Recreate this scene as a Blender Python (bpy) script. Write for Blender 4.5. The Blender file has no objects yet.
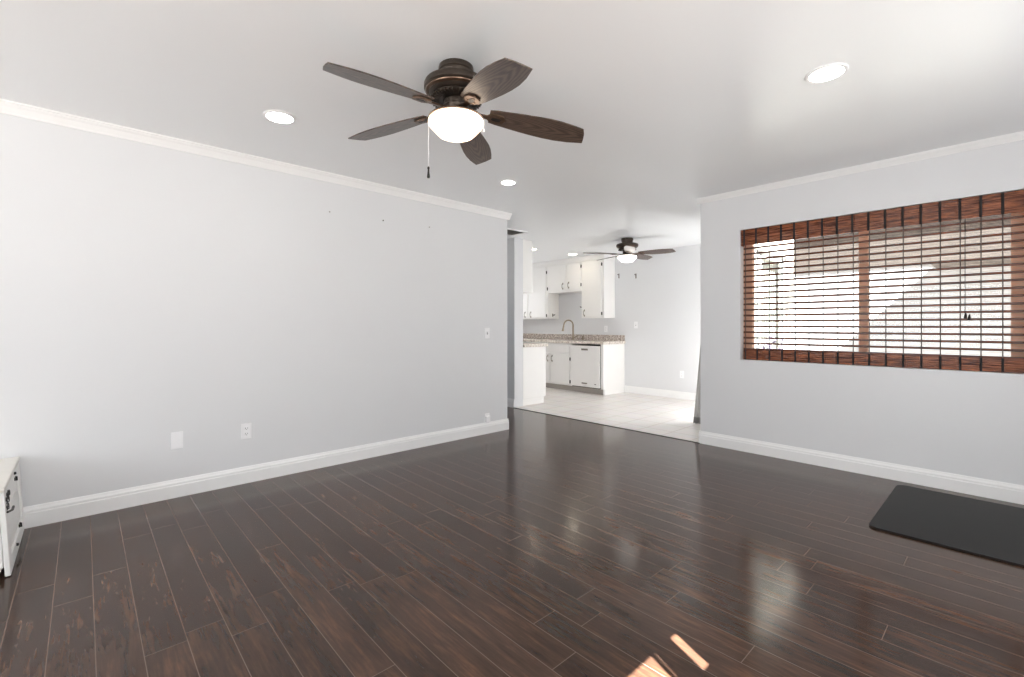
import bpy, bmesh, math, random
from mathutils import Vector, Matrix

# ------------------------------------------------------------------ camera
sc = bpy.context.scene
W, H = 1024, 677
F_PX, YAW, Y0, CAM_H = 463.0, math.radians(47.2), 326.0, 1.17
cam_d = bpy.data.cameras.new('camera')
cam = bpy.data.objects.new('camera', cam_d)
sc.collection.objects.link(cam)
cam.location = (0, 0, CAM_H)
cam.rotation_euler = (math.radians(90), 0, YAW)
cam_d.sensor_fit = 'HORIZONTAL'
cam_d.sensor_width = 36.0
cam_d.lens = 36.0 * F_PX / W
cam_d.shift_y = (Y0 - H / 2) / W
cam_d.clip_start = 0.02
sc.camera = cam

# ------------------------------------------------------------------ world, sun, exposure
sc.view_settings.view_transform = 'Standard'
sc.view_settings.look = 'None'
sc.view_settings.exposure = 0.0
sc.view_settings.gamma = 1.0
sc.view_settings.use_curve_mapping = False
world = bpy.data.worlds.new('sky')
sc.world = world
world.use_nodes = True
wb = world.node_tree.nodes['Background']
wb.inputs['Color'].default_value = (0.80, 0.90, 1.0, 1)
wb.inputs['Strength'].default_value = 1.5
sc.cycles.max_bounces = 14
sc.cycles.diffuse_bounces = 8
sc.cycles.glossy_bounces = 5
sc.cycles.transmission_bounces = 8
sc.cycles.transparent_max_bounces = 16
sc.cycles.sample_clamp_indirect = 6
sc.cycles.caustics_reflective = False
sc.cycles.caustics_refractive = False

def lamp(name, kind, energy, color, loc, direction=None, size=None, size_y=None, angle=None):
    d = bpy.data.lights.new(name, kind)
    d.energy = energy
    d.color = color
    if kind == 'AREA':
        d.shape = 'RECTANGLE'
        d.size, d.size_y = size, size_y
    if kind == 'POINT':
        d.shadow_soft_size = size
    if angle is not None:
        d.angle = angle
    o = bpy.data.objects.new(name, d)
    sc.collection.objects.link(o)
    o.location = loc
    if direction is not None:
        o.rotation_euler = Vector(direction).to_track_quat('-Z', 'Y').to_euler()
    return o

lamp('sun', 'SUN', 110.0, (1.0, 0.97, 0.93), (6, -2, 8), (-0.92, 0.39, -1.005), angle=math.radians(0.25))
# area lamps for daylight at door and window openings, plus two added fills
lamp('patio_door_daylight', 'AREA', 25, (0.975, 0.99, 0.985), (1.12, 0.215, 1.0), (-1, 0.1, 0.18), 0.9, 1.9)
lamp('side_fill', 'AREA', 48, (0.975, 0.99, 0.985), (0.985, 2.5, 1.36), (-1, 0, 0.18), 1.5, 1.0)  # added fill in front of an opaque panel, no real window there
lamp('back_window_daylight', 'AREA', 60, (0.975, 0.99, 0.985), (-1.2, -2.94, 1.35), (0, 1, 0.24), 2.8, 1.2)
lamp('dining_door_daylight', 'AREA', 44, (0.98, 0.985, 1.0), (-2.19, 6.02, 1.05), (-1, -0.22, 0.12), 1.1, 1.9)
lamp('kitchen_fill', 'AREA', 11, (0.98, 0.985, 1.0), (-7.38, 5.8, 1.5), (1, 0, -0.1), 0.9, 0.9)  # added fill on solid wall, lifts the left side of the kitchen

# ------------------------------------------------------------------ material helpers
def srgb(r, g, b):
    def f(c):
        c /= 255.0
        return c / 12.92 if c <= 0.04045 else ((c + 0.055) / 1.055) ** 2.4
    return (f(r), f(g), f(b), 1.0)

def base_mat(name):
    m = bpy.data.materials.new(name)
    m.use_nodes = True
    nt = m.node_tree
    return m, nt, nt.nodes['Principled BSDF']

def N(nt, kind, **kw):
    n = nt.nodes.new(kind)
    for k, v in kw.items():
        setattr(n, k, v)
    return n

def plain(name, col, rough=0.5, metal=0.0, noise=0.03, scale=8.0, bump=0.0, bscale=120.0, coat=0.0, spec=0.5):
    """Procedural paint/metal: the colour with a faint mottling and optional bump."""
    m, nt, p = base_mat(name)
    tc = N(nt, 'ShaderNodeTexCoord')
    nz = N(nt, 'ShaderNodeTexNoise')
    nz.inputs['Scale'].default_value = scale
    nz.inputs['Detail'].default_value = 3
    nt.links.new(tc.outputs['Object'], nz.inputs['Vector'])
    mx = N(nt, 'ShaderNodeMix', data_type='RGBA')
    mx.inputs['A'].default_value = tuple(c * (1 - noise) for c in col[:3]) + (1,)
    mx.inputs['B'].default_value = tuple(min(1, c * (1 + noise)) for c in col[:3]) + (1,)
    nt.links.new(nz.outputs['Fac'], mx.inputs['Factor'])
    nt.links.new(mx.outputs['Result'], p.inputs['Base Color'])
    p.inputs['Roughness'].default_value = rough
    p.inputs['Metallic'].default_value = metal
    p.inputs['Coat Weight'].default_value = coat
    p.inputs['Specular IOR Level'].default_value = spec
    if bump:
        n2 = N(nt, 'ShaderNodeTexNoise')
        n2.inputs['Scale'].default_value = bscale
        nt.links.new(tc.outputs['Object'], n2.inputs['Vector'])
        b = N(nt, 'ShaderNodeBump')
        b.inputs['Strength'].default_value = bump
        b.inputs['Distance'].default_value = 0.002
        nt.links.new(n2.outputs['Fac'], b.inputs['Height'])
        nt.links.new(b.outputs['Normal'], p.inputs['Normal'])
    return m

def math_node(nt, op, a, b=None):
    n = N(nt, 'ShaderNodeMath', operation=op)
    for i, v in enumerate((a, b)):
        if v is None:
            continue
        if isinstance(v, (int, float)):
            n.inputs[i].default_value = v
        else:
            nt.links.new(v, n.inputs[i])
    return n.outputs[0]

def mat_wood_floor():
    m, nt, p = base_mat('dark_laminate_planks')
    L = nt.links.new
    tc = N(nt, 'ShaderNodeTexCoord')
    sep = N(nt, 'ShaderNodeSeparateXYZ')
    L(tc.outputs['Object'], sep.inputs[0])
    X, Y = sep.outputs['X'], sep.outputs['Y']
    PW, PL = 0.1265, 1.22
    yr = math_node(nt, 'DIVIDE', math_node(nt, 'SUBTRACT', Y, 0.032 - 0.1265 * 20), PW)
    row = math_node(nt, 'FLOOR', yr)
    fy = math_node(nt, 'FRACT', yr)
    wn = N(nt, 'ShaderNodeTexWhiteNoise', noise_dimensions='1D')
    L(row, wn.inputs['W'])
    xr = math_node(nt, 'ADD', math_node(nt, 'DIVIDE', math_node(nt, 'ADD', X, 20.0), PL), wn.outputs['Value'])
    colm = math_node(nt, 'FLOOR', xr)
    fx = math_node(nt, 'FRACT', xr)
    cmb = N(nt, 'ShaderNodeCombineXYZ')
    L(row, cmb.inputs[0]); L(colm, cmb.inputs[1])
    wn2 = N(nt, 'ShaderNodeTexWhiteNoise', noise_dimensions='2D')
    L(cmb.outputs[0], wn2.inputs['Vector'])
    # seams
    ey = math_node(nt, 'MULTIPLY', math_node(nt, 'MINIMUM', fy, math_node(nt, 'SUBTRACT', 1.0, fy)), PW)
    ex = math_node(nt, 'MULTIPLY', math_node(nt, 'MINIMUM', fx, math_node(nt, 'SUBTRACT', 1.0, fx)), PL)
    e = math_node(nt, 'MINIMUM', ey, ex)
    seam = N(nt, 'ShaderNodeMapRange')
    seam.inputs['From Min'].default_value = 0.0006
    seam.inputs['From Max'].default_value = 0.0020
    seam.inputs['To Min'].default_value = 1.0
    seam.inputs['To Max'].default_value = 0.0
    L(e, seam.inputs['Value'])
    # grain: stretched noise, offset per plank
    off = N(nt, 'ShaderNodeCombineXYZ')
    L(math_node(nt, 'MULTIPLY', wn2.outputs['Value'], 37.0), off.inputs[0])
    L(math_node(nt, 'MULTIPLY', wn2.outputs['Value'], 91.0), off.inputs[2])
    add = N(nt, 'ShaderNodeVectorMath', operation='ADD')
    L(tc.outputs['Object'], add.inputs[0]); L(off.outputs[0], add.inputs[1])
    mp = N(nt, 'ShaderNodeMapping')
    mp.inputs['Scale'].default_value = (1.6, 11.0, 1.0)
    L(add.outputs[0], mp.inputs['Vector'])
    n1 = N(nt, 'ShaderNodeTexNoise')
    n1.inputs['Scale'].default_value = 1.7
    n1.inputs['Detail'].default_value = 7
    n1.inputs['Roughness'].default_value = 0.62
    n1.inputs['Distortion'].default_value = 0.6
    L(mp.outputs[0], n1.inputs['Vector'])
    mp2 = N(nt, 'ShaderNodeMapping')
    mp2.inputs['Scale'].default_value = (5.0, 70.0, 1.0)
    L(add.outputs[0], mp2.inputs['Vector'])
    n2 = N(nt, 'ShaderNodeTexNoise')
    n2.inputs['Scale'].default_value = 1.5
    n2.inputs['Detail'].default_value = 5
    L(mp2.outputs[0], n2.inputs['Vector'])
    # knots and blotches
    n3 = N(nt, 'ShaderNodeTexNoise')
    n3.inputs['Scale'].default_value = 3.0
    n3.inputs['Detail'].default_value = 6
    n3.inputs['Roughness'].default_value = 0.7
    mp3 = N(nt, 'ShaderNodeMapping')
    mp3.inputs['Scale'].default_value = (1.0, 2.2, 1.0)
    L(add.outputs[0], mp3.inputs['Vector']); L(mp3.outputs[0], n3.inputs['Vector'])
    g = math_node(nt, 'ADD', math_node(nt, 'MULTIPLY', n1.outputs['Fac'], 0.50),
                  math_node(nt, 'ADD', math_node(nt, 'MULTIPLY', n2.outputs['Fac'], 0.25),
                            math_node(nt, 'MULTIPLY', n3.outputs['Fac'], 0.25)))
    cr = N(nt, 'ShaderNodeValToRGB')
    cr.color_ramp.elements[0].position = 0.32
    cr.color_ramp.elements[0].color = srgb(36, 26, 21)
    cr.color_ramp.elements[1].position = 0.76
    cr.color_ramp.elements[1].color = srgb(116, 81, 57)
    el = cr.color_ramp.elements.new(0.52)
    el.color = srgb(66, 47, 37)
    L(g, cr.inputs['Fac'])
    tint = N(nt, 'ShaderNodeMix', data_type='RGBA', blend_type='MULTIPLY')
    tint.inputs['Factor'].default_value = 1.0
    L(cr.outputs['Color'], tint.inputs['A'])
    tr = N(nt, 'ShaderNodeMapRange')
    tr.inputs['To Min'].default_value = 0.78
    tr.inputs['To Max'].default_value = 1.18
    L(wn2.outputs['Value'], tr.inputs['Value'])
    cc = N(nt, 'ShaderNodeCombineColor')
    for i in range(3):
        L(tr.outputs['Result'], cc.inputs[i])
    L(cc.outputs['Color'], tint.inputs['B'])
    mx = N(nt, 'ShaderNodeMix', data_type='RGBA')
    L(math_node(nt, 'MULTIPLY', seam.outputs['Result'], 0.55), mx.inputs['Factor'])
    L(tint.outputs['Result'], mx.inputs['A'])
    mx.inputs['B'].default_value = srgb(134, 116, 104)
    L(mx.outputs['Result'], p.inputs['Base Color'])
    rr = N(nt, 'ShaderNodeMapRange')
    rr.inputs['To Min'].default_value = 0.12
    rr.inputs['To Max'].default_value = 0.20
    L(n3.outputs['Fac'], rr.inputs['Value'])
    L(rr.outputs['Result'], p.inputs['Roughness'])
    p.inputs['Specular IOR Level'].default_value = 0.36
    b = N(nt, 'ShaderNodeBump')
    b.inputs['Strength'].default_value = 0.03
    b.inputs['Distance'].default_value = 0.002
    L(math_node(nt, 'SUBTRACT', n2.outputs['Fac'], seam.outputs['Result']), b.inputs['Height'])
    L(b.outputs['Normal'], p.inputs['Normal'])
    return m

def mat_tile():
    m, nt, p = base_mat('pale_ceramic_tile')
    L = nt.links.new
    tc = N(nt, 'ShaderNodeTexCoord')
    br = N(nt, 'ShaderNodeTexBrick')
    br.offset = 0.0
    br.inputs['Scale'].default_value = 1.0
    br.inputs['Brick Width'].default_value = 0.318
    br.inputs['Row Height'].default_value = 0.318
    br.inputs['Mortar Size'].default_value = 0.006
    br.inputs['Mortar Smooth'].default_value = 0.2
    br.inputs['Color1'].default_value = srgb(240, 236, 233)
    br.inputs['Color2'].default_value = srgb(234, 229, 225)
    br.inputs['Mortar'].default_value = srgb(206, 196, 188)
    L(tc.outputs['Object'], br.inputs['Vector'])
    nz = N(nt, 'ShaderNodeTexNoise')
    nz.inputs['Scale'].default_value = 6
    nz.inputs['Detail'].default_value = 5
    L(tc.outputs['Object'], nz.inputs['Vector'])
    mx = N(nt, 'ShaderNodeMix', data_type='RGBA', blend_type='MULTIPLY')
    mx.inputs['Factor'].default_value = 0.12
    L(br.outputs['Color'], mx.inputs['A']); L(nz.outputs['Color'], mx.inputs['B'])
    L(mx.outputs['Result'], p.inputs['Base Color'])
    p.inputs['Roughness'].default_value = 0.32
    b = N(nt, 'ShaderNodeBump')
    b.inputs['Strength'].default_value = 0.25
    b.inputs['Distance'].default_value = 0.002
    b.invert = True
    L(br.outputs['Fac'], b.inputs['Height'])
    L(b.outputs['Normal'], p.inputs['Normal'])
    return m

def mat_blade():
    m, nt, p = base_mat('dark_walnut_blade')
    L = nt.links.new
    tc = N(nt, 'ShaderNodeTexCoord')
    mp = N(nt, 'ShaderNodeMapping')
    mp.inputs['Scale'].default_value = (2.4, 26.0, 4.0)
    L(tc.outputs['Object'], mp.inputs['Vector'])
    wv = N(nt, 'ShaderNodeTexWave', wave_type='RINGS', rings_direction='Z')
    wv.inputs['Scale'].default_value = 1.6
    wv.inputs['Distortion'].default_value = 5.0
    wv.inputs['Detail'].default_value = 3
    wv.inputs['Detail Scale'].default_value = 1.4
    L(mp.outputs[0], wv.inputs['Vector'])
    mp2 = N(nt, 'ShaderNodeMapping')
    mp2.inputs['Scale'].default_value = (8, 150, 30)
    L(tc.outputs['Object'], mp2.inputs['Vector'])
    nz = N(nt, 'ShaderNodeTexNoise')
    nz.inputs['Scale'].default_value = 1.0
    nz.inputs['Detail'].default_value = 4
    L(mp2.outputs[0], nz.inputs['Vector'])
    g = math_node(nt, 'ADD', math_node(nt, 'MULTIPLY', wv.outputs['Fac'], 0.6), math_node(nt, 'MULTIPLY', nz.outputs['Fac'], 0.4))
    cr = N(nt, 'ShaderNodeValToRGB')
    cr.color_ramp.elements[0].position = 0.2
    cr.color_ramp.elements[0].color = srgb(58, 47, 42)
    cr.color_ramp.elements[1].position = 0.8
    cr.color_ramp.elements[1].color = srgb(98, 82, 72)
    L(g, cr.inputs['Fac'])
    L(cr.outputs['Color'], p.inputs['Base Color'])
    p.inputs['Roughness'].default_value = 0.30
    return m

def mat_bamboo(name, dark, light, trans=0.0):
    m, nt, p = base_mat(name)
    L = nt.links.new
    tc = N(nt, 'ShaderNodeTexCoord')
    mp = N(nt, 'ShaderNodeMapping')
    mp.inputs['Scale'].default_value = (7.0, 10.0, 150.0)
    L(tc.outputs['Object'], mp.inputs['Vector'])
    nz = N(nt, 'ShaderNodeTexNoise')
    nz.inputs['Scale'].default_value = 1.0
    nz.inputs['Detail'].default_value = 5
    nz.inputs['Distortion'].default_value = 0.6
    L(mp.outputs[0], nz.inputs['Vector'])
    cr = N(nt, 'ShaderNodeValToRGB')
    cr.color_ramp.elements[0].position = 0.38
    cr.color_ramp.elements[0].color = dark
    cr.color_ramp.elements[1].position = 0.68
    cr.color_ramp.elements[1].color = light
    L(nz.outputs['Fac'], cr.inputs['Fac'])
    L(cr.outputs['Color'], p.inputs['Base Color'])
    p.inputs['Roughness'].default_value = 0.25
    if trans:
        tl = N(nt, 'ShaderNodeBsdfTranslucent')
        L(cr.outputs['Color'], tl.inputs['Color'])
        ms = N(nt, 'ShaderNodeMixShader')
        ms.inputs[0].default_value = trans
        L(p.outputs[0], ms.inputs[1]); L(tl.outputs[0], ms.inputs[2])
        L(ms.outputs[0], nt.nodes['Material Output'].inputs['Surface'])
    return m

def mat_granite(name, c0, c1, c2):
    m, nt, p = base_mat(name)
    L = nt.links.new
    tc = N(nt, 'ShaderNodeTexCoord')
    v = N(nt, 'ShaderNodeTexNoise')
    v.inputs['Scale'].default_value = 34
    v.inputs['Detail'].default_value = 4
    v.inputs['Roughness'].default_value = 0.75
    L(tc.outputs['Object'], v.inputs['Vector'])
    cr = N(nt, 'ShaderNodeValToRGB')
    e = cr.color_ramp.elements
    e[0].position = 0.36; e[0].color = c0
    e[1].position = 0.62; e[1].color = c2
    k = e.new(0.49); k.color = c1
    L(v.outputs['Fac'], cr.inputs['Fac'])
    L(cr.outputs['Color'], p.inputs['Base Color'])
    p.inputs['Roughness'].default_value = 0.2
    return m

def mat_emit(name, col, strength, rough=0.3):
    m, nt, p = base_mat(name)
    tc = N(nt, 'ShaderNodeTexCoord')
    nz = N(nt, 'ShaderNodeTexNoise')
    nz.inputs['Scale'].default_value = 4
    nt.links.new(tc.outputs['Object'], nz.inputs['Vector'])
    mr = N(nt, 'ShaderNodeMapRange')
    mr.inputs['To Min'].default_value = strength * 0.97
    mr.inputs['To Max'].default_value = strength * 1.03
    nt.links.new(nz.outputs['Fac'], mr.inputs['Value'])
    nt.links.new(mr.outputs['Result'], p.inputs['Emission Strength'])
    p.inputs['Base Color'].default_value = (0.85, 0.83, 0.80, 1)
    p.inputs['Emission Color'].default_value = col
    p.inputs['Roughness'].default_value = rough
    return m

def mat_glass():
    m, nt, p = base_mat('window_glass')
    L = nt.links.new
    tr = N(nt, 'ShaderNodeBsdfTransparent')
    tr.inputs['Color'].default_value = (0.94, 0.96, 0.95, 1)
    gl = N(nt, 'ShaderNodeBsdfGlossy')
    gl.inputs['Roughness'].default_value = 0.02
    fr = N(nt, 'ShaderNodeFresnel')
    fr.inputs['IOR'].default_value = 1.45
    ms = N(nt, 'ShaderNodeMixShader')
    ge = N(nt, 'ShaderNodeNewGeometry')
    fm_ = math_node(nt, 'MULTIPLY', fr.outputs[0], math_node(nt, 'SUBTRACT', 1.0, ge.outputs['Backfacing']))
    L(fm_, ms.inputs[0]); L(tr.outputs[0], ms.inputs[1]); L(gl.outputs[0], ms.inputs[2])
    L(ms.outputs[0], nt.nodes['Material Output'].inputs['Surface'])
    return m

def mat_stripes(name, c1, c2, axis, scale, rough=0.8):
    m, nt, p = base_mat(name)
    L = nt.links.new
    tc = N(nt, 'ShaderNodeTexCoord')
    wv = N(nt, 'ShaderNodeTexWave', wave_type='BANDS', bands_direction=axis)
    wv.inputs['Scale'].default_value = scale
    wv.inputs['Distortion'].default_value = 1.2
    L(tc.outputs['Object'], wv.inputs['Vector'])
    mx = N(nt, 'ShaderNodeMix', data_type='RGBA')
    mx.inputs['A'].default_value = c1
    mx.inputs['B'].default_value = c2
    L(wv.outputs['Fac'], mx.inputs['Factor'])
    L(mx.outputs['Result'], p.inputs['Base Color'])
    p.inputs['Roughness'].default_value = rough
    return m

M = {}
M['wall'] = plain('grey_white_wall_paint', srgb(224, 225, 227), 0.55, noise=0.01, scale=2.0, bump=0.06, bscale=160)
M['ceiling'] = plain('white_satin_ceiling_paint', srgb(238, 240, 242), 0.28, noise=0.01, scale=1.5, bump=0.05, bscale=90, spec=0.5)
M['trim'] = plain('white_gloss_trim_paint', srgb(243, 243, 243), 0.35, noise=0.01)
M['cab'] = plain('white_cabinet_paint', srgb(242, 241, 239), 0.38, noise=0.012)
M['furn'] = plain('old_white_furniture_paint', srgb(240, 239, 237), 0.42, noise=0.03, scale=14)
M['furn_top'] = plain('worn_cream_top', srgb(226, 223, 217), 0.45, noise=0.05, scale=14)
M['floor'] = mat_wood_floor()
M['tile'] = mat_tile()
M['bronze'] = plain('oil_rubbed_bronze', srgb(74, 65, 58), 0.38, metal=0.7, noise=0.15, scale=20)
M['bronze_hi'] = plain('brushed_bronze_edge', srgb(104, 84, 70), 0.32, metal=0.8, noise=0.15, scale=20)
M['black'] = plain('black_metal', srgb(34, 30, 28), 0.4, metal=0.3, noise=0.1)
M['steel'] = plain('brushed_nickel', srgb(150, 138, 122), 0.28, metal=0.95, noise=0.06)
M['grip'] = plain('satin_nickel_pull', srgb(128, 120, 112), 0.35, metal=0.7, noise=0.06)
M['blade'] = mat_blade()
M['bowl'] = mat_emit('lit_frosted_glass', (1.0, 0.80, 0.60, 1), 3.0)
M['bowl_k'] = mat_emit('lit_white_glass', (1.0, 0.96, 0.90, 1), 4.0)
M['led'] = mat_emit('lit_downlight_lens', (1.0, 0.96, 0.90, 1), 30.0)
M['led_warm'] = mat_emit('lit_warm_downlight_lens', (1.0, 0.86, 0.66, 1), 32.0)
M['plate'] = plain('white_plastic_plate', srgb(244, 244, 246), 0.3, noise=0.01)
M['plate_grey'] = plain('grey_plastic_slot', srgb(120, 118, 118), 0.5)
M['granite'] = mat_granite('pale_speckled_granite', srgb(176, 164, 154), srgb(222, 212, 202), srgb(246, 240, 232))
M['granite_dark'] = mat_granite('grey_speckled_granite', srgb(120, 110, 104), srgb(186, 174, 166), srgb(232, 224, 216))
M['mat'] = mat_stripes('black_ribbed_rubber', srgb(14, 12, 12), srgb(24, 21, 20), 'Y', 60, 0.45)
M['mat'].node_tree.nodes['Principled BSDF'].inputs['Specular IOR Level'].default_value = 0.22
M['slat'] = mat_bamboo('dark_bamboo_slat', srgb(52, 20, 10), srgb(118, 58, 32))
M['valance'] = mat_bamboo('reddish_bamboo_weave', srgb(70, 28, 14), srgb(176, 104, 66), 0.1)
M['stick'] = mat_bamboo('pale_matchstick', srgb(168, 150, 136), srgb(212, 198, 186), 0.35)
M['tape'] = plain('black_weave_cord', srgb(30, 20, 17), 0.8, noise=0.1)
M['thread'] = plain('grey_brown_cord', srgb(74, 60, 54), 0.8, noise=0.1)
M['frame'] = plain('brown_window_frame', srgb(214, 156, 124), 0.45, noise=0.08, scale=10)
M['alum'] = plain('white_aluminium_frame', srgb(236, 236, 236), 0.4)
M['glass'] = mat_glass()
M['curtain'] = plain('grey_curtain_fabric', srgb(196, 195, 193), 0.9, noise=0.08, scale=60)
M['curtain_hem'] = plain('grey_curtain_hem', srgb(150, 149, 147), 0.9, noise=0.08, scale=60)
M['stucco'] = plain('exterior_white_stucco', srgb(206, 202, 196), 0.9, noise=0.05, bump=0.3, bscale=60)
M['n_wall'] = plain('neighbour_pale_stucco', srgb(196, 194, 198), 0.9, noise=0.05, bump=0.3, bscale=60)
M['n_roof'] = mat_stripes('neighbour_dark_siding', srgb(68, 62, 59), srgb(80, 73, 69), 'Z', 7)
m_, nt_, p_ = base_mat('white_blind_fabric')
p_.inputs['Base Color'].default_value = srgb(236, 234, 230)
tl_ = N(nt_, 'ShaderNodeBsdfTranslucent'); tl_.inputs['Color'].default_value = srgb(236, 232, 226)
ms_ = N(nt_, 'ShaderNodeMixShader'); ms_.inputs[0].default_value = 0.08
nt_.links.new(p_.outputs[0], ms_.inputs[1]); nt_.links.new(tl_.outputs[0], ms_.inputs[2])
nt_.links.new(ms_.outputs[0], nt_.nodes['Material Output'].inputs['Surface'])
M['sheer'] = m_
M['concrete'] = plain('patio_concrete', srgb(128, 126, 122), 0.9, noise=0.06, scale=3)
M['pot'] = plain('terracotta_pot', srgb(150, 92, 76), 0.8, noise=0.1)
M['leaf'] = plain('purple_green_leaves', srgb(96, 86, 112), 0.7, noise=0.3, scale=30)
M['dark'] = plain('dark_void', srgb(38, 36, 35), 0.8)
M['mid_grey'] = plain('grey_vent_louvre', srgb(172, 168, 164), 0.6)  # even grey for the vent louvres and two of the nails
M['duct'] = plain('grey_duct_paint', srgb(140, 136, 132), 0.7)
M['kick'] = plain('grey_toe_kick', srgb(176, 170, 164), 0.6)

# ------------------------------------------------------------------ mesh helpers
class MB:
    def __init__(self):
        self.bm = bmesh.new()

    def box(self, x0, x1, y0, y1, z0, z1, bevel=0.0, seg=2):
        b = bmesh.new()
        bmesh.ops.create_cube(b, size=1.0)
        for v in b.verts:
            v.co = Vector(((x0 + x1) / 2 + v.co.x * (x1 - x0), (y0 + y1) / 2 + v.co.y * (y1 - y0), (z0 + z1) / 2 + v.co.z * (z1 - z0)))
        if bevel:
            bmesh.ops.bevel(b, geom=list(b.edges), offset=bevel, segments=seg, profile=0.5, affect='EDGES')
        self.merge(b)
        return self

    def merge(self, b, mat=None):
        if mat is not None:
            b.transform(mat)
        me = bpy.data.meshes.new('tmp')
        b.to_mesh(me); b.free()
        self.bm.from_mesh(me)
        bpy.data.meshes.remove(me)

    def lathe(self, prof, n=48, mat=None, cap=True):
        """prof: list of (radius, z) revolved about Z."""
        b = bmesh.new()
        rings = []
        for r, z in prof:
            if r < 1e-6:
                rings.append([b.verts.new((0, 0, z))])
            else:
                rings.append([b.verts.new((r * math.cos(2 * math.pi * k / n), r * math.sin(2 * math.pi * k / n), z)) for k in range(n)])
        for a, c in zip(rings, rings[1:]):
            for k in range(n):
                k2 = (k + 1) % n
                if len(a) == 1 and len(c) == 1:
                    continue
                if len(a) == 1:
                    b.faces.new((a[0], c[k], c[k2]))
                elif len(c) == 1:
                    b.faces.new((a[k], c[0], a[k2]))
                else:
                    b.faces.new((a[k], c[k], c[k2], a[k2]))
        if cap:
            for rg in (rings[0], rings[-1]):
                if len(rg) > 2:
                    b.faces.new(rg)
        bmesh.ops.recalc_face_normals(b, faces=b.faces)
        self.merge(b, mat)
        return self

    def prism(self, pts, z0, z1, mat=None, bevel=0.0):
        """pts: outline in XY, extruded along Z."""
        b = bmesh.new()
        lo = [b.verts.new((x, y, z0)) for x, y in pts]
        hi = [b.verts.new((x, y, z1)) for x, y in pts]
        b.faces.new(lo); b.faces.new(hi)
        n = len(pts)
        for k in range(n):
            b.faces.new((lo[k], lo[(k + 1) % n], hi[(k + 1) % n], hi[k]))
        bmesh.ops.recalc_face_normals(b, faces=b.faces)
        if bevel:
            es = [e for e in b.edges if abs(e.verts[0].co.z - e.verts[1].co.z) < 1e-6]
            bmesh.ops.bevel(b, geom=es, offset=bevel, segments=2, profile=0.5, affect='EDGES')
        self.merge(b, mat)
        return self

    def tube(self, pts, r, n=10, radii=None):
        pts = [Vector(p) for p in pts]
        b = bmesh.new()
        rings = []
        prev = None
        for i, p in enumerate(pts):
            d = (pts[min(i + 1, len(pts) - 1)] - pts[max(i - 1, 0)]).normalized()
            if prev is None:
                u = d.orthogonal().normalized()
            else:
                u = (prev - d * prev.dot(d)).normalized()
            prev = u
            w = d.cross(u)
            rr = radii[i] if radii else r
            rings.append([b.verts.new(p + (u * math.cos(2 * math.pi * k / n) + w * math.sin(2 * math.pi * k / n)) * rr) for k in range(n)])
        for a, c in zip(rings, rings[1:]):
            for k in range(n):
                b.faces.new((a[k], a[(k + 1) % n], c[(k + 1) % n], c[k]))
        b.faces.new(rings[0]); b.faces.new(rings[-1])
        bmesh.ops.recalc_face_normals(b, faces=b.faces)
        self.merge(b)
        return self

    def build(self, name, mat, parent=None, smooth=False, loc=None, rot=None):
        me = bpy.data.meshes.new(name)
        bmesh.ops.recalc_face_normals(self.bm, faces=self.bm.faces)
        self.bm.to_mesh(me); self.bm.free()
        me.materials.append(mat)
        if smooth:
            for f in me.polygons:
                f.use_smooth = True
            try:
                me.set_sharp_from_angle(angle=math.radians(35))
            except Exception:
                pass
        o = bpy.data.objects.new(name, me)
        sc.collection.objects.link(o)
        if parent is not None:
            o.parent = parent
        if loc is not None:
            o.location = loc
        if rot is not None:
            o.rotation_euler = rot
        return o

def tag(o, label, cat, group=None):
    o['label'] = label
    o['category'] = cat
    if group:
        o['group'] = group
    return o

def thing(name, label, cat, loc, rotz=0.0, group=None):
    o = bpy.data.objects.new(name, None)
    o.empty_display_size = 0.1
    sc.collection.objects.link(o)
    o.location = loc
    o.rotation_euler = (0, 0, rotz)
    return tag(o, label, cat, group)

def struct(name, mb, mat, smooth=False):
    o = mb.build(name, mat, None, smooth)
    o['kind'] = 'structure'
    return o

def copy_tree(o, parent=None):
    c = o.copy()
    sc.collection.objects.link(c)
    if parent is not None:
        c.parent = parent
    for ch in list(o.children):
        copy_tree(ch, c)
    return c

def local(mb, loc):
    """shift geometry written in world space into a thing's own space."""
    mb.bm.transform(Matrix.Translation(-Vector(loc)))
    return mb

# ------------------------------------------------------------------ room constants
CH = 2.44
LX = -3.885           # left wall face
LY1 = 3.525           # its far end
RY = 4.53             # right (window) wall face
RX0 = -2.117          # its left end
HX = -4.84            # end of the kitchen partition
FY = 7.02             # far wall face
EX, BY = 1.0, -2.8    # walls behind / beside the camera
TY = 4.52             # wood / tile transition

# ------------------------------------------------------------------ structure
struct('floor', MB().box(-7.5, EX + 0.1, BY - 0.1, TY, -0.08, 0.0), M['floor'])
struct('floor_tile', MB().box(-7.5, -2.0, TY, FY + 0.1, -0.08, 0.002), M['tile'])
struct('trim_1', MB().box(HX, RX0, TY - 0.012, TY + 0.006, 0.0, 0.004), M['dark'])
struct('ceiling', MB().box(-7.6, EX + 0.14, BY - 0.14, RY + 0.15, CH, CH + 0.12).box(-7.6, -2.03, RY + 0.15, FY + 0.14, CH, CH + 0.12), M['ceiling'])
struct('wall_left', MB().box(LX - 0.12, LX, BY, LY1, 0, CH), M['wall'])
WX0, WX1, WZ0, WZ1 = -1.735, 0.075, 0.853, 2.072   # window opening
struct('wall_right', MB().box(RX0, WX0, RY, RY + 0.15, 0, CH).box(WX1, EX + 0.12, RY, RY + 0.15, 0, CH)
       .box(WX0, WX1, RY, RY + 0.15, 0, WZ0).box(WX0, WX1, RY, RY + 0.15, WZ1, CH), M['wall'])
struct('wall_hall', MB().box(-7.4, HX, RY, RY + 0.17, 0, CH), M['wall'])
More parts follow.
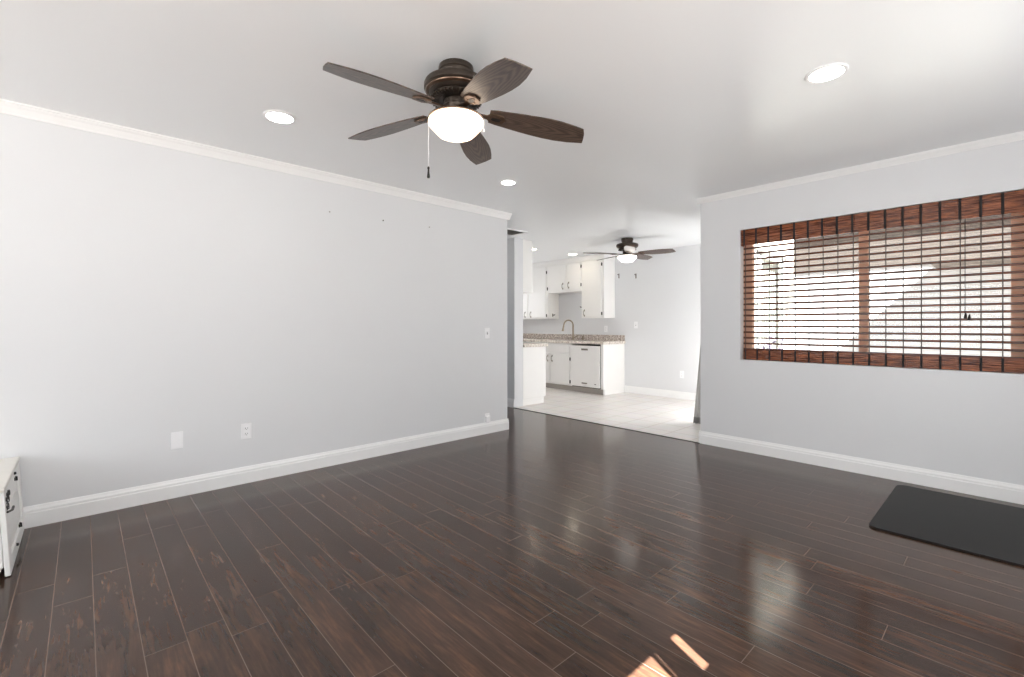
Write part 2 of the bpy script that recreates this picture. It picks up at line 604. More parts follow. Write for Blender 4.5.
struct('wall_far', MB().box(-7.5, -2.045, FY, FY + 0.12, 0, CH), M['wall'])
struct('wall_kitchen', MB().box(-7.52, -7.4, 2.0, 2.4, 0, CH).box(-7.52, -7.4, 4.3, FY, 0, CH).box(-7.52, -7.4, 2.4, 4.3, 0, 0.8).box(-7.52, -7.4, 2.4, 4.3, 2.1, CH), M['wall'])  # unseen opening at the hall end, added to brighten the hall
struct('wall_passage', MB().box(-7.4, LX - 0.12, 2.0, 2.12, 0, CH), M['wall'])
DX = RX0
struct('wall_dining', MB().box(DX, DX + 0.12, RY + 0.15, 5.05, 0, CH).box(DX, DX + 0.12, 6.8, FY, 0, CH)
       .box(DX, DX + 0.12, 5.05, 6.8, 2.06, CH), M['stucco'])
# wall beside the camera with a patio doorway, and slim gaps shaped to cast the sun stripes
e = MB()
T = 0.02
ZT = 2.062
e.box(EX, EX + T, BY, -0.25, 0, CH).box(EX, EX + T, -0.25, 0.684, ZT, CH)
e.box(EX, EX + T, 0.684, 0.697, 0, ZT).box(EX, EX + T, 0.708, 0.814, 0, ZT)
e.box(EX, EX + T, 0.684, 0.86, ZT, CH).box(EX, EX + T, 0.697, 0.708, 0, 0.4)
e.box(EX, EX + T, 0.814, 0.86, 0, 1.872)
e.box(EX, EX + T, 0.86, 1.7, 0, CH).box(EX, EX + T, 3.5, RY, 0, CH)
e.box(EX, EX + T, 1.7, 3.5, 0, 0.85).box(EX, EX + T, 1.7, 3.5, 2.05, CH)
struct('wall_side', e, M['wall'])
struct('side_fill_panel', MB().box(EX + 0.004, EX + 0.016, 1.69, 3.51, 0.84, 2.06), M['alum'])  # opaque panel added as backing for the side fill lamp
# wall behind the camera with a wide window
struct('wall_back', MB().box(LX, -3.0, BY - 0.12, BY, 0, CH).box(-0.1, EX, BY - 0.12, BY, 0, CH)
       .box(-3.0, -0.1, BY - 0.12, BY, 0, 0.75).box(-3.0, -0.1, BY - 0.12, BY, 2.05, CH), M['wall'])

def skirting(prof_dir, a, b, fixed, name, ends=(0, 0)):
    """moulded baseboard; prof_dir '+x' '-y' ... is the way it faces, a..b the run."""
    pts = [(0, 0), (0.016, 0), (0.016, 0.082), (0.0125, 0.086), (0.0125, 0.098), (0.007, 0.110), (0.004, 0.122), (0, 0.122)]
    return moulding(pts, prof_dir, a, b, fixed, name)

def moulding(pts, d, a, b, fixed, name, zbase=0.0):
    bm = bmesh.new()
    def P(u, w, t):
        if d == '+x': return (fixed + u, t, zbase + w)
        if d == '-x': return (fixed - u, t, zbase + w)
        if d == '-y': return (t, fixed - u, zbase + w)
        return (t, fixed + u, zbase + w)
    A = [bm.verts.new(P(u, w, a)) for u, w in pts]
    B = [bm.verts.new(P(u, w, b)) for u, w in pts]
    bm.faces.new(A); bm.faces.new(B)
    n = len(pts)
    for k in range(n):
        bm.faces.new((A[k], A[(k + 1) % n], B[(k + 1) % n], B[k]))
    m = MB(); m.merge(bm)
    return struct(name, m, M['trim'])

skirting('+x', -0.262, LY1 + 0.012, LX, 'baseboard_left')
skirting('-y', RX0 - 0.012, EX, RY, 'baseboard_right')
skirting('-y', -7.4, HX, RY, 'baseboard_hall')
skirting('-y', -4.645, DX, FY, 'baseboard_far')
CROWN = [(0, 0), (0.0, -0.066), (0.010, -0.066), (0.014, -0.056), (0.030, -0.030), (0.040, -0.020), (0.044, -0.012), (0.050, -0.010), (0.050, 0)]
moulding(CROWN, '+x', BY, LY1 + 0.03, LX, 'trim_2', CH)
moulding([(u * 0.8, w * 0.72) for u, w in CROWN], '-y', RX0 - 0.028, EX, RY, 'trim_3', CH)

# window frame and glass behind the blind
wf = MB()
fy0, fy1 = RY + 0.085, RY + 0.135
wf.box(WX0, WX0 + 0.075, fy0, fy1, WZ0, WZ1).box(-0.005, WX1, fy0, fy1, WZ0, WZ1)
wf.box(WX0 + 0.075, -0.005, fy0, fy1, WZ0, WZ0 + 0.075).box(WX0 + 0.075, -0.005, fy0, fy1, WZ1 - 0.06, WZ1)
wf.box(-0.845, -0.785, fy0, fy1, WZ0 + 0.075, WZ1 - 0.06)
w1 = struct('window_1', wf, M['frame'])
g = MB().box(WX0 + 0.06, WX1 - 0.06, RY + 0.108, RY + 0.112, WZ0 + 0.06, WZ1 - 0.05).build('pane', M['glass'], w1)

# sliding glass door of the dining side
df = MB()
for y0, y1 in ((5.05, 5.10), (5.90, 5.96), (6.75, 6.80)):
    df.box(DX + 0.03, DX + 0.08, y0, y1, 0.0, 2.06)
df.box(DX + 0.03, DX + 0.08, 5.10, 6.75, 0.0, 0.06).box(DX + 0.03, DX + 0.08, 5.10, 6.75, 2.0, 2.06)
d2 = struct('door_1', df, M['alum'])
MB().box(DX + 0.052, DX + 0.058, 5.10, 6.75, 0.06, 2.0).build('pane', M['glass'], d2)

# outdoors
struct('ground', MB().box(-16, 20, -14, 24, -0.25, -0.09), M['concrete'])

# ------------------------------------------------------------------ neighbour's house across the patio
t = thing('neighbour_house', 'pale stucco house with dark upper siding seen through the bamboo blind', 'house', (0, 11, -0.09))
MB().box(-6.0, 6.0, 0, 5, 0, 2.35).build('wall', M['n_wall'], t)
MB().box(-6.0, 6.0, -0.02, 5, 2.35, 3.7).build('upper_siding', M['n_roof'], t)
rf = MB()
rf.prism([(-0.3, 3.62), (-0.3, 3.74), (2.5, 4.5), (5.3, 3.74), (5.3, 3.62), (2.5, 4.38)], -6.4, 6.4,
         Matrix(((0, 0, 1, 0), (1, 0, 0, 0), (0, 1, 0, 0), (0, 0, 0, 1))))
rf.build('roof', M['n_roof'], t)
MB().box(-0.9, 6.0, -1.0, 0.0, 2.26, 2.36, 0.01).build('shadow_canopy', M['n_roof'], t)  # canopy added to cast the diagonal shadow on the house wall
for px_ in (2.4, 5.7):
    MB().box(px_ - 0.05, px_ + 0.05, -0.95, -0.85, 0, 2.26, 0.005).build('canopy_post', M['n_wall'], t)
t = thing('added_vertical_blind', 'added white vertical blind closed across the patio door, brightening the far left of the window view', 'blind', (DX - 0.03, 5.95, 2.05))  # blind added so the door reads bright through the window
MB().box(-0.02, 0.02, -0.86, 0.86, 0.0, 0.05, 0.004, 1).build('headrail', M['alum'], t)
for k in range(20):
    o = MB().box(-0.001, 0.001, -0.046, 0.046, -2.0, -0.002).build('slat', M['sheer'], t)
    o.location = (0, -0.81 + k * 0.0853, 0)
    o.rotation_euler = (0, 0, math.radians(8))

rnd = random.Random(3)
t = thing('potted_plant', 'bushy purplish plant in a terracotta pot outside the window at lower left', 'plant', (-1.82, 5.5, -0.09))
MB().lathe([(0.0, 0), (0.11, 0), (0.16, 0.30), (0.18, 0.30), (0.18, 0.36), (0.15, 0.36), (0.14, 0.33), (0.0, 0.33)], 28).build('pot', M['pot'], t, True)
fol = bmesh.new()
for k in range(150):
    a, r, z = rnd.uniform(0, 6.28), rnd.uniform(0.0, 0.22), rnd.uniform(0.36, 1.12)
    L_, w_ = rnd.uniform(0.05, 0.10), rnd.uniform(0.015, 0.03)
    mt = Matrix.Translation((r * math.cos(a), r * math.sin(a), z)) @ Matrix.Rotation(a, 4, 'Z') @ Matrix.Rotation(rnd.uniform(-1, 0.6), 4, 'Y')
    q = [fol.verts.new(mt @ Vector(p)) for p in ((0, 0, 0), (L_ * .5, w_, 0.01), (L_, 0, 0), (L_ * .5, -w_, 0.01))]
    fol.faces.new(q)
fm = MB(); fm.merge(fol)
fm.build('foliage', M['leaf'], t)
st = MB()
for k in range(7):
    a = k * 0.9
    st.tube([(0.02 * math.cos(a), 0.02 * math.sin(a), 0.32), (0.08 * math.cos(a), 0.08 * math.sin(a), 0.7), (0.16 * math.cos(a), 0.16 * math.sin(a), 1.05)], 0.005, 6)
st.build('stem', M['leaf'], t)

# ------------------------------------------------------------------ woven bamboo blind
t = thing('bamboo_blind', 'reddish brown woven bamboo blind lowered over the window in the right wall', 'blind', ((WX0 + WX1) / 2, RY + 0.03, WZ0))
BL = t.location.copy()
bx0, bx1 = WX0 + 0.014, WX1 - 0.008
by = RY + 0.045
v = MB()
vz0, vz1 = 1.922, WZ1 - 0.004
random.seed(11)
nst = 15
for k in range(nst):
    z0 = vz0 + (vz1 - vz0) * k / nst
    z1 = vz0 + (vz1 - vz0) * (k + 1) / nst
    d = random.uniform(0, 0.004)
    v.box(WX0 + 0.003, WX1 - 0.003, RY + 0.004 + d, RY + 0.018 + d, z0 + 0.0004, z1 - 0.0002, 0.0015, 1)
v.box(WX0 + 0.003, WX0 + 0.015, RY + 0.018, RY + 0.06, vz0, vz1)
local(v, BL).build('valance', M['valance'], t)
hr = MB().box(bx0, bx1, RY + 0.026, RY + 0.064, WZ1 - 0.05, WZ1 - 0.006)
local(hr, BL).build('headrail', M['valance'], t)
s = MB(); k_ = MB()
zs = []
z = 0.955
while z < 1.920:
    zs.append(z); z += 0.0523
for i, z in enumerate(zs):
    s.box(bx0, bx1, by - 0.006, by + 0.004, z - 0.0078, z + 0.0078, 0.002, 1)
    for j in range(1, 6):
        zz = z + 0.0523 * j / 6
        if zz < 1.925:
            k_.tube([(bx0, by, zz), (bx1, by, zz)], 0.0016 if j % 2 else 0.0022, 5)
local(s, BL).build('slat', M['slat'], t)
local(k_, BL).build('matchstick', M['stick'], t)
# lower stack and bottom rail
s = MB()
for k in range(6):
    z0 = WZ0 + 0.004 + k * 0.0152
    s.box(bx0, bx1, by - 0.010 + 0.003 * (k % 2), by + 0.008, z0, z0 + 0.0148, 0.002, 1)
local(s, BL).build('bottom_rail', M['valance'], t)
th = MB()
xk = -1.7015
tapes = []
while xk < WX1 - 0.01:
    tp = MB().box(xk - 0.0075, xk + 0.0075, RY + 0.001, RY + 0.004, vz0 - 0.002, vz1)
    local(tp, BL).build('binding_tape', M['tape'], t)
    tp = MB().box(xk - 0.0065, xk + 0.0065, by - 0.0135, by - 0.0105, WZ0 + 0.003, WZ0 + 0.097)
    local(tp, BL).build('binding_tape', M['tape'], t)
    th.box(xk - 0.0032, xk + 0.0032, by - 0.0085, by - 0.0065, WZ0 + 0.09, vz0 + 0.02)
    xk += 0.1037
local(th, BL).build('thread', M['thread'], t)
c = MB()
c.tube([(-0.225, by - 0.012, 1.95), (-0.225, by - 0.012, 1.25)], 0.0022, 6)
cc_ = local(c, BL).build('pull_cord', M['tape'], t)
c = MB()
c.lathe([(0.0, 0.03), (0.004, 0.03), (0.009, 0.0), (0.008, -0.012), (0.0, -0.014)], 12, Matrix.Translation((-0.222, by - 0.014, 1.235)))
c.lathe([(0.0, 0.03), (0.004, 0.03), (0.009, 0.0), (0.008, -0.012), (0.0, -0.014)], 12, Matrix.Translation((-0.203, by - 0.014, 1.222)))
local(c, BL).build('tassel', M['tape'], cc_, True)

# ------------------------------------------------------------------ ceiling fans
def blade_outline():
    up = [(0.165, 0.046), (0.20, 0.054), (0.30, 0.067), (0.38, 0.075), (0.45, 0.079), (0.52, 0.078), (0.59, 0.069), (0.668, 0.050)]
    tip = [(0.664, 0.020), (0.655, -0.020), (0.640, -0.056)]
    lo = [(0.58, -0.068), (0.52, -0.076), (0.46, -0.078), (0.40, -0.074), (0.30, -0.065), (0.20, -0.053), (0.165, -0.045)]
    return up + tip + lo

def blade_mb(scale=1.0):
    m = MB()
    m.prism([(x * scale, y * scale) for x, y in blade_outline()], 0.0, 0.006, bevel=0.0015)
    return m

def bracket_mb():
    """cast blade iron: an arm from the motor that broadens into an oval plate under the blade."""
    m = MB()
    m.prism([(0.065, 0.020), (0.12, 0.013), (0.155, 0.014), (0.17, 0.030), (0.20, 0.036), (0.235, 0.030), (0.25, 0.0),
             (0.235, -0.030), (0.20, -0.036), (0.17, -0.030), (0.155, -0.014), (0.12, -0.013), (0.065, -0.020)], -0.009, -0.001, bevel=0.003)
    for x, y in ((0.19, 0.018), (0.19, -0.018), (0.225, 0.0)):
        m.lathe([(0.0, -0.012), (0.005, -0.012), (0.006, -0.009)], 10, Matrix.Translation((x, y, 0)))
    return m

def bracket_slot_mb():
    return MB().prism([(0.175 + 0.028 * (1 + math.cos(a)), 0.011 * math.sin(a)) for a in [2 * math.pi * k / 20 for k in range(20)]], -0.0115, -0.0085)

def ceiling_fan(label, loc, az0, tips, bowl_mat, hub_z, scale=1.0, pitch=-12.0, chains=True, zscale=0.89):
    root = thing('ceiling_fan', label, 'ceiling fan', loc)
    q, zs = scale, zscale
    def R(*p):
        return [(r * q, z * zs) for r, z in p]
    MB().lathe(R((0.0, 0), (0.084, 0), (0.086, -0.012), (0.086, -0.026), (0.081, -0.032), (0.081, -0.050), (0.078, -0.056), (0.077, -0.088), (0.0, -0.088)), 48).build('mount', M['bronze'], root, True)
    MB().lathe(R((0.0, -0.084), (0.090, -0.084), (0.138, -0.087), (0.151, -0.093), (0.156, -0.103), (0.156, -0.126), (0.149, -0.134), (0.138, -0.138),
                 (0.134, -0.146), (0.120, -0.158), (0.112, -0.162), (0.0, -0.162)), 64).build('motor_housing', M['bronze'], root, True)
    MB().lathe(R((0.146, -0.1375), (0.150, -0.1375), (0.148, -0.143), (0.136, -0.1495), (0.132, -0.146)), 64, cap=False).build('trim_band', M['bronze_hi'], root, True)
    # vented flywheel with radial ribs
    fw = MB()
    fw.lathe(R((0.0, -0.160), (0.098, -0.160), (0.118, -0.166), (0.122, -0.178), (0.112, -0.186), (0.0, -0.186)), 64)
    for k in range(40):
        a = 2 * math.pi * k / 40
        b = bmesh.new(); bmesh.ops.create_cube(b, size=1.0)
        fw.merge(b, Matrix.Rotation(a, 4, 'Z') @ Matrix.Translation((0.104 * q, 0, -0.182 * zs)) @ Matrix.Diagonal((0.046 * q, 0.006 * q, 0.012, 1)))
    fw.build('flywheel', M['bronze'], root, True)
    MB().lathe(R((0.0, -0.184), (0.060, -0.184), (0.064, -0.192), (0.062, -0.214), (0.066, -0.220), (0.062, -0.228), (0.062, -0.250), (0.0, -0.250)), 40).build('switch_housing', M['bronze'], root, True)
    MB().lathe(R((0.0, -0.246), (0.064, -0.246), (0.078, -0.258), (0.112, -0.272), (0.134, -0.280), (0.136, -0.287), (0.0, -0.287)), 56).build('light_fitter', M['bronze_hi'], root, True)
    MB().lathe(R((0.110, -0.284), (0.126, -0.286), (0.134, -0.296), (0.136, -0.308), (0.130, -0.322), (0.115, -0.340), (0.099, -0.360), (0.086, -0.374), (0.070, -0.382),
                 (0.040, -0.385), (0.0, -0.386)), 64, cap=False).build('glass_bowl', bowl_mat, root, True)
    bp = MB() if False else None
    me_b = me_k = me_s = None
    for k in range(5):
        az = math.radians(az0 + 72 * k)
        droop = math.atan2(tips[k], 0.62)
        rot = Matrix.Rotation(az, 4, 'Z') @ Matrix.Rotation(droop, 4, 'Y') @ Matrix.Rotation(math.radians(pitch), 4, 'X')
        if me_b is None:
            o = blade_mb(q).build('blade', M['blade'], root, False)
            kb = bracket_mb(); kb.bm.transform(Matrix.Scale(q, 4))
            kk = kb.build('blade_bracket', M['bronze_hi'], o)
            sb = bracket_slot_mb(); sb.bm.transform(Matrix.Scale(q, 4))
            ss = sb.build('bracket_inlay', M['black'], o)
            me_b, me_k, me_s = o, kk, ss
            first = o
        else:
            o = copy_tree(first, root)
        o.location = (0, 0, hub_z)
        o.rotation_euler = rot.to_euler()
    if chains:
        # direction across the view, so the chain hangs at the bowl's left and right edge
        for off, zl, bob in (((-0.092, -0.100), 0.235, True), ((0.092, 0.100), 0.045, False)):
            ch = MB()
            x, y = off
            top = -0.283 * zs
            n = int(zl / 0.008)
            for i in range(n):
                b = bmesh.new()
                bmesh.ops.create_icosphere(b, subdivisions=1, radius=0.0024)
                ch.merge(b, Matrix.Translation((x, y, top - i * 0.008)))
            ch.tube([(x, y, top + 0.005), (x, y, top - zl)], 0.0010, 6)
            co = ch.build('pull_chain', M['plate'], root)
            if bob:
                MB().lathe([(0.0, 0.0), (0.004, 0.0), (0.006, -0.006), (0.004, -0.014), (0.0055, -0.032), (0.0075, -0.048), (0.006, -0.055), (0.0, -0.056)], 14,
                           Matrix.Translation((x, y, top - zl))).build('pull_knob', M['black'], co, True)
            else:
                MB().lathe([(0.0, 0.0), (0.004, -0.002), (0.005, -0.02), (0.0, -0.022)], 12, Matrix.Translation((x, y, top - zl))).build('pull_knob', M['plate'], co, True)
    return root

ceiling_fan('large dark bronze five blade ceiling fan with a lit bowl, nearest in the living room',
            (-1.858, 1.346, CH), -15.0, (0.098, 0.086, 0.028, 0.030, 0.048), M['bowl'], -0.206)
ceiling_fan('distant five blade ceiling fan with a lit white bowl over the tiled dining floor',
            (-3.80, 5.80, CH), 19.3, (0.0, 0.0, 0.0, 0.0, 0.0), M['bowl_k'], -0.225, pitch=-15.0, chains=False)

# ------------------------------------------------------------------ recessed downlights
def downlight(label, x, y, r, mat):
    t = thing('recessed_light', label, 'ceiling light', (x, y, CH), 0, 'round recessed ceiling lights')
    MB().lathe([(r * 0.84, -0.001), (r * 0.84, -0.008), (r, -0.008), (r * 1.04, -0.003), (r * 1.04, 0.0)], 48, cap=False).build('trim_ring', M['plate'], t, True)
    MB().lathe([(0.0, -0.006), (r * 0.845, -0.006), (r * 0.845, -0.002), (0.0, -0.002)], 48).build('lens', mat, t, True)
downlight('round recessed light left of the large fan, in the ceiling near the left wall', -3.02, 0.875, 0.088, M['led'])
downlight('round recessed light at upper right, in the ceiling near the blind window', -0.632, 2.735, 0.088, M['led'])
downlight('round recessed light between the two ceiling fans, near the end of the left wall', -3.02, 2.752, 0.070, M['led'])
downlight('tiny recessed light over the kitchen, beside the hanging cabinet end by the hall', -5.38, 5.43, 0.085, M['led_warm'])
downlight('small recessed light over the kitchen sink, left of the distant fan', -5.26, 6.33, 0.085, M['led_warm'])

# ceiling vent above the hall
t = thing('ceiling_vent', 'white framed ceiling vent with dark louvres above the hall opening', 'vent', (-4.60, 4.20, CH))
fr = MB()
fr.box(-0.16, 0.16, -0.20, -0.17, -0.012, 0).box(-0.16, 0.16, 0.17, 0.20, -0.012, 0).box(-0.16, -0.13, -0.17, 0.17, -0.012, 0).box(0.13, 0.16, -0.17, 0.17, -0.012, 0)
fr.build('vent_frame', M['trim'], t)
lv = MB()
for k in range(12):
    y = -0.16 + k * 0.029
    b = bmesh.new(); bmesh.ops.create_cube(b, size=1.0)
    lv.merge(b, Matrix.Translation((0, y, -0.006)) @ Matrix.Rotation(math.radians(35), 4, 'X') @ Matrix.Diagonal((0.26, 0.016, 0.0015, 1)))
lv.build('louvre', M['mid_grey'], t)
MB().box(-0.13, 0.13, -0.17, 0.17, -0.0015, -0.0002).build('duct', M['duct'], t)

# ------------------------------------------------------------------ wall plates
def plate_on_left(name, label, cat, y, z, kind, x=LX):
    t = thing(name, label, cat, (x, y, z))
    MB().box(0, 0.006, -0.035, 0.035, -0.0575, 0.0575, 0.003).build('cover_plate', M['plate'], t)
    return t
t = plate_on_left('blank_plate', 'blank white wall plate low on the left wall, left of the power outlet', 'wall plate', 0.470, 0.388, 'blank')
for zz in (-0.042, 0.042):
    MB().lathe([(0.0, 0.008), (0.003, 0.0075), (0.0035, 0.006)], 12, Matrix.Translation((0, 0, zz)) @ Matrix.Rotation(math.radians(90), 4, 'Y')).build('screw', M['plate'], t)

def sockets(t, mat_face, rot=None):
    for zz in (0.02, -0.02):
        o = MB().box(0.005, 0.0085, -0.017, 0.017, zz - 0.0135, zz + 0.0135, 0.004).build('socket', M['plate'], t)
        sl = MB()
        sl.box(0.0083, 0.0089, -0.0085, -0.0055, zz - 0.003, zz + 0.008)
        sl.box(0.0083, 0.0089, 0.0055, 0.0085, zz - 0.002, zz + 0.007)
        sl.lathe([(0.0, 0.0089), (0.0028, 0.0089), (0.0028, 0.0083)], 10, Matrix.Translation((0, 0, zz - 0.0075)) @ Matrix.Rotation(math.radians(90), 4, 'Y'))
        sl.build('slot', M['plate_grey'], o)
t = plate_on_left('power_outlet', 'white duplex power outlet low on the left wall, right of the blank plate', 'outlet', 0.893, 0.386, 'outlet')
sockets(t, None)
t = plate_on_left('light_switch', 'white toggle light switch at chest height near the far end of left wall', 'light switch', 3.226, 1.092, 'switch')
MB().box(0.005, 0.008, -0.006, 0.006, -0.013, 0.013).build('switch_bezel', M['plate_grey'], t)
MB().box(0.006, 0.018, -0.004, 0.004, -0.002, 0.010, 0.0015).build('toggle', M['plate'], t)
t = plate_on_left('cable_outlet', 'small white jack box just above the baseboard at far end of left wall', 'outlet', 3.225, 0.162, 'jack')
MB().box(0.005, 0.024, -0.028, 0.028, -0.036, 0.030, 0.004).build('jack_box', M['plate'], t)
MB().box(0.010, 0.020, -0.006, 0.006, -0.0375, -0.0355).build('jack_port', M['plate_grey'], t)

for (y, z, lab) in ((1.512, 2.125, 'small grey nail in the left wall below the crown, leftmost of three'),
                    (1.997, 2.127, 'dark nail in the left wall, middle one of three below the crown'),
                    (2.488, 2.138, 'faint grey nail in the left wall, rightmost of three below the crown')):
    o = MB().lathe([(0.0, 0.012), (0.0055, 0.0115), (0.0062, 0.0085), (0.0022, 0.008), (0.0022, -0.004), (0.0, -0.004)], 12).build('nail', M['mid_grey'] if y != 1.997 else M['black'], None, True)
    o.location = (LX, y, z)
    o.rotation_euler = (0, math.radians(90), 0)
    tag(o, lab, 'nail', 'nails in the left wall')

def far_plate(name, label, cat, x, z):
    t = thing(name, label, cat, (x, FY, z), math.radians(-90))
    MB().box(0, 0.006, -0.035, 0.035, -0.0575, 0.0575, 0.003).build('cover_plate', M['plate'], t)
    return t
t = far_plate('power_outlet', 'white power outlet above the granite backsplash under the right wall cabinet', 'outlet', -5.049, 1.115)
sockets(t, None)
t = far_plate('power_outlet', 'white power outlet low on the far dining wall above its baseboard', 'outlet', -3.583, 0.395)
sockets(t, None)
t = far_plate('light_switch', 'white light switch on the far wall right of the kitchen counter', 'light switch', -4.422, 1.187)
MB().box(0.006, 0.018, -0.004, 0.004, -0.002, 0.010, 0.0015).build('toggle', M['plate'], t)
MB().box(0.005, 0.008, -0.006, 0.006, -0.013, 0.013).build('switch_bezel', M['plate_grey'], t)

def wall_hook(label, x, z):
    t = thing('wall_bracket', label, 'bracket', (x, FY, z), math.radians(-90), 'brackets on the far wall')
    MB().box(0, 0.004, -0.011, 0.011, -0.042, 0.042, 0.002).build('back_plate', M['grip'], t)
    MB().tube([(0.003, 0, 0.022), (0.035, 0, 0.020), (0.042, 0, 0.030)], 0.006, 8).build('hook', M['black'], t, True)
wall_hook('small metal bracket high on the far wall, nearer the wall cabinet', -4.769, 2.063)
wall_hook('small metal bracket high on the far wall, farther right from the wall cabinet', -4.422, 2.035)

# ------------------------------------------------------------------ kitchen cabinets
def pull_mb(x, y, z):
    m = MB()
    m.tube([(x, y + 0.002, z - 0.045), (x, y - 0.024, z - 0.040), (x, y - 0.028, z), (x, y - 0.024, z + 0.040), (x, y + 0.002, z + 0.045)], 0.0055, 8)
    for s_ in (-0.047, 0.047):
        m.box(x - 0.011, x + 0.011, y - 0.003, y + 0.001, z + s_ - 0.017, z + s_ + 0.017, 0.002, 1)
    return m

def hinge_mb(x, y, z):
    m = MB().box(x - 0.014, x + 0.014, y - 0.004, y + 0.001, z - 0.026, z + 0.026, 0.003, 1)
    m.tube([(x, y - 0.005, z - 0.03), (x, y - 0.005, z + 0.03)], 0.006, 8)
    return m

def door(parent, P, x0, x1, y, z0, z1, handle=None, hinges=()):
    m = MB().box(x0, x1, y - 0.019, y, z0, z1, 0.003, 1)
    # routed inner edge line
    o = local(m, P).build('door', M['cab'], parent)
    if handle:
        local(pull_mb(handle[0], y - 0.019, handle[1]), P).build('handle', M['grip'], o, True)
    for hx, hz in hinges:
        local(hinge_mb(hx, y - 0.019, hz), P).build('hinge', M['black'], o)
    return o

UY = 6.69
UB = 1.315
UT = 2.345
def upper(label, x0, x1, z0, doors):
    P = Vector(((x0 + x1) / 2, FY, z0))
    t = thing('wall_cabinet', label, 'cabinet', P)
    local(MB().box(x0, x1, UY, FY - 0.002, z0, UT, 0.002, 1), P).build('body', M['cab'], t)
    for d in doors:
        door(t, P, *d)
    return t
upper('tall white wall cabinet left of the sink, hung on the far wall', -7.39, -6.190, UB,
      [(-7.20, -6.735, UY, UB + 0.03, UT - 0.02, (-6.805, 1.40), ()),
       (-6.715, -6.225, UY, UB + 0.03, UT - 0.02, (-6.640, 1.40), ((-6.208, 1.375), (-6.208, 2.22)))])
upper('short white two door wall cabinet mounted high above the sink', -6.188, -5.352, 1.812,
      [(-6.176, -5.715, UY, 1.850, UT - 0.02, (-5.785, 1.925), ((-6.182, 1.895),)),
       (-5.685, -5.362, UY, 1.850, UT - 0.02, (-5.640, 1.935), ((-5.348, 1.925), (-5.348, 2.262)))])
upper('tall white wall cabinet right of the sink with its side facing the dining area', -5.350, -4.852, UB,
      [(-5.335, -4.905, UY, UB + 0.03, UT - 0.02, (-5.270, 1.405), ((-4.888, 1.39), (-4.888, 2.255)))])
struct('trim_4', MB().box(-7.39, -4.847, UY - 0.012, FY - 0.002, UT + 0.002, CH - 0.002), M['cab'])

for lab, x, y, z, sx in (('small grey towel bracket on the side of the left wall cabinet', -6.190, 6.83, 1.385, 1),
                         ('small dark towel bracket on the left side of the right wall cabinet', -5.350, 6.72, 1.515, -1)):
    t = thing('towel_bracket', lab, 'bracket', (x, y, z), 0, 'towel brackets by the sink')
    MB().box(min(0, sx * 0.006), max(0, sx * 0.006), -0.014, 0.014, -0.03, 0.03, 0.002, 1).build('back_plate', M['grip'], t)
    MB().tube([(sx * 0.005, 0, 0), (sx * 0.05, 0, 0.002), (sx * 0.058, 0, 0.014)], 0.008, 8).build('peg', M['black'], t, True)

# base run on the far wall
BYF = 6.40
P = Vector((-6.4, FY, 0))
t = thing('base_cabinet', 'white sink base cabinet with two doors, left of the dishwasher', 'cabinet', P)
local(MB().box(-7.39, -5.352, BYF, FY - 0.002, 0.10, 0.858, 0.002, 1), P).build('body', M['cab'], t)
local(MB().box(-7.39, -5.352, BYF + 0.06, FY - 0.01, 0.003, 0.10), P).build('toe_kick', M['kick'], t)
local(MB().box(-6.75, -5.385, BYF - 0.017, BYF, 0.690, 0.838, 0.003, 1), P).build('false_front', M['cab'], t)
door(t, P, -6.30, -5.862, BYF, 0.125, 0.672, (-5.905, 0.57), ())
door(t, P, -5.838, -5.378, BYF, 0.125, 0.672, (-5.795, 0.57), ((-5.364, 0.58), (-5.364, 0.175)))
door(t, P, -6.75, -6.32, BYF, 0.125, 0.672, None, ())

P = Vector((-5.0, FY, 0))
t = thing('dishwasher', 'white panelled dishwasher built in under the counter beside the sink cabinet', 'dishwasher', P)
local(MB().box(-5.348, -4.712, BYF + 0.02, FY - 0.01, 0.10, 0.835, 0.002, 1), P).build('body', M['dark'], t)
o = local(MB().box(-5.344, -4.730, BYF - 0.022, BYF + 0.018, 0.115, 0.828, 0.004, 2), P).build('door_panel', M['cab'], t)
hd = MB().box(-5.105, -4.965, BYF - 0.030, BYF - 0.021, 0.748, 0.778, 0.003, 1)
local(hd, P).build('latch_handle', M['grip'], o)
hd = MB().box(-5.100, -4.980, BYF - 0.025, BYF - 0.0215, 0.168, 0.188, 0.001, 1)
local(hd, P).build('vent_grille', M['grip'], o)
local(MB().box(-4.825, -4.790, BYF - 0.024, BYF - 0.0215, 0.168, 0.182), P).build('badge', M['plate_grey'], o)
local(MB().box(-5.348, -4.712, BYF + 0.06, FY - 0.01, 0.003, 0.10), P).build('toe_kick', M['kick'], t)

P = Vector((-4.68, FY, 0))
t = thing('end_panel', 'white end panel closing the counter beside the dishwasher, facing the dining area', 'panel', P)
local(MB().box(-4.708, -4.652, BYF - 0.004, FY - 0.002, 0.10, 0.858, 0.002, 1), P).build('board', M['cab'], t)
local(MB().box(-4.684, -4.654, BYF + 0.03, FY - 0.005, 0.002, 0.10), P).build('foot', M['cab'], t)

P = Vector((-6.0, FY, 0.86))
t = thing('countertop', 'speckled granite countertop with backsplash along the far kitchen wall', 'countertop', P)
local(MB().box(-7.39, -4.630, BYF - 0.035, FY - 0.003, 0.860, 0.905, 0.006, 2), P).build('slab', M['granite'], t)
local(MB().box(-7.39, -4.640, FY - 0.028, FY - 0.003, 0.905, 1.008, 0.003, 1), P).build('backsplash', M['granite_dark'], t)

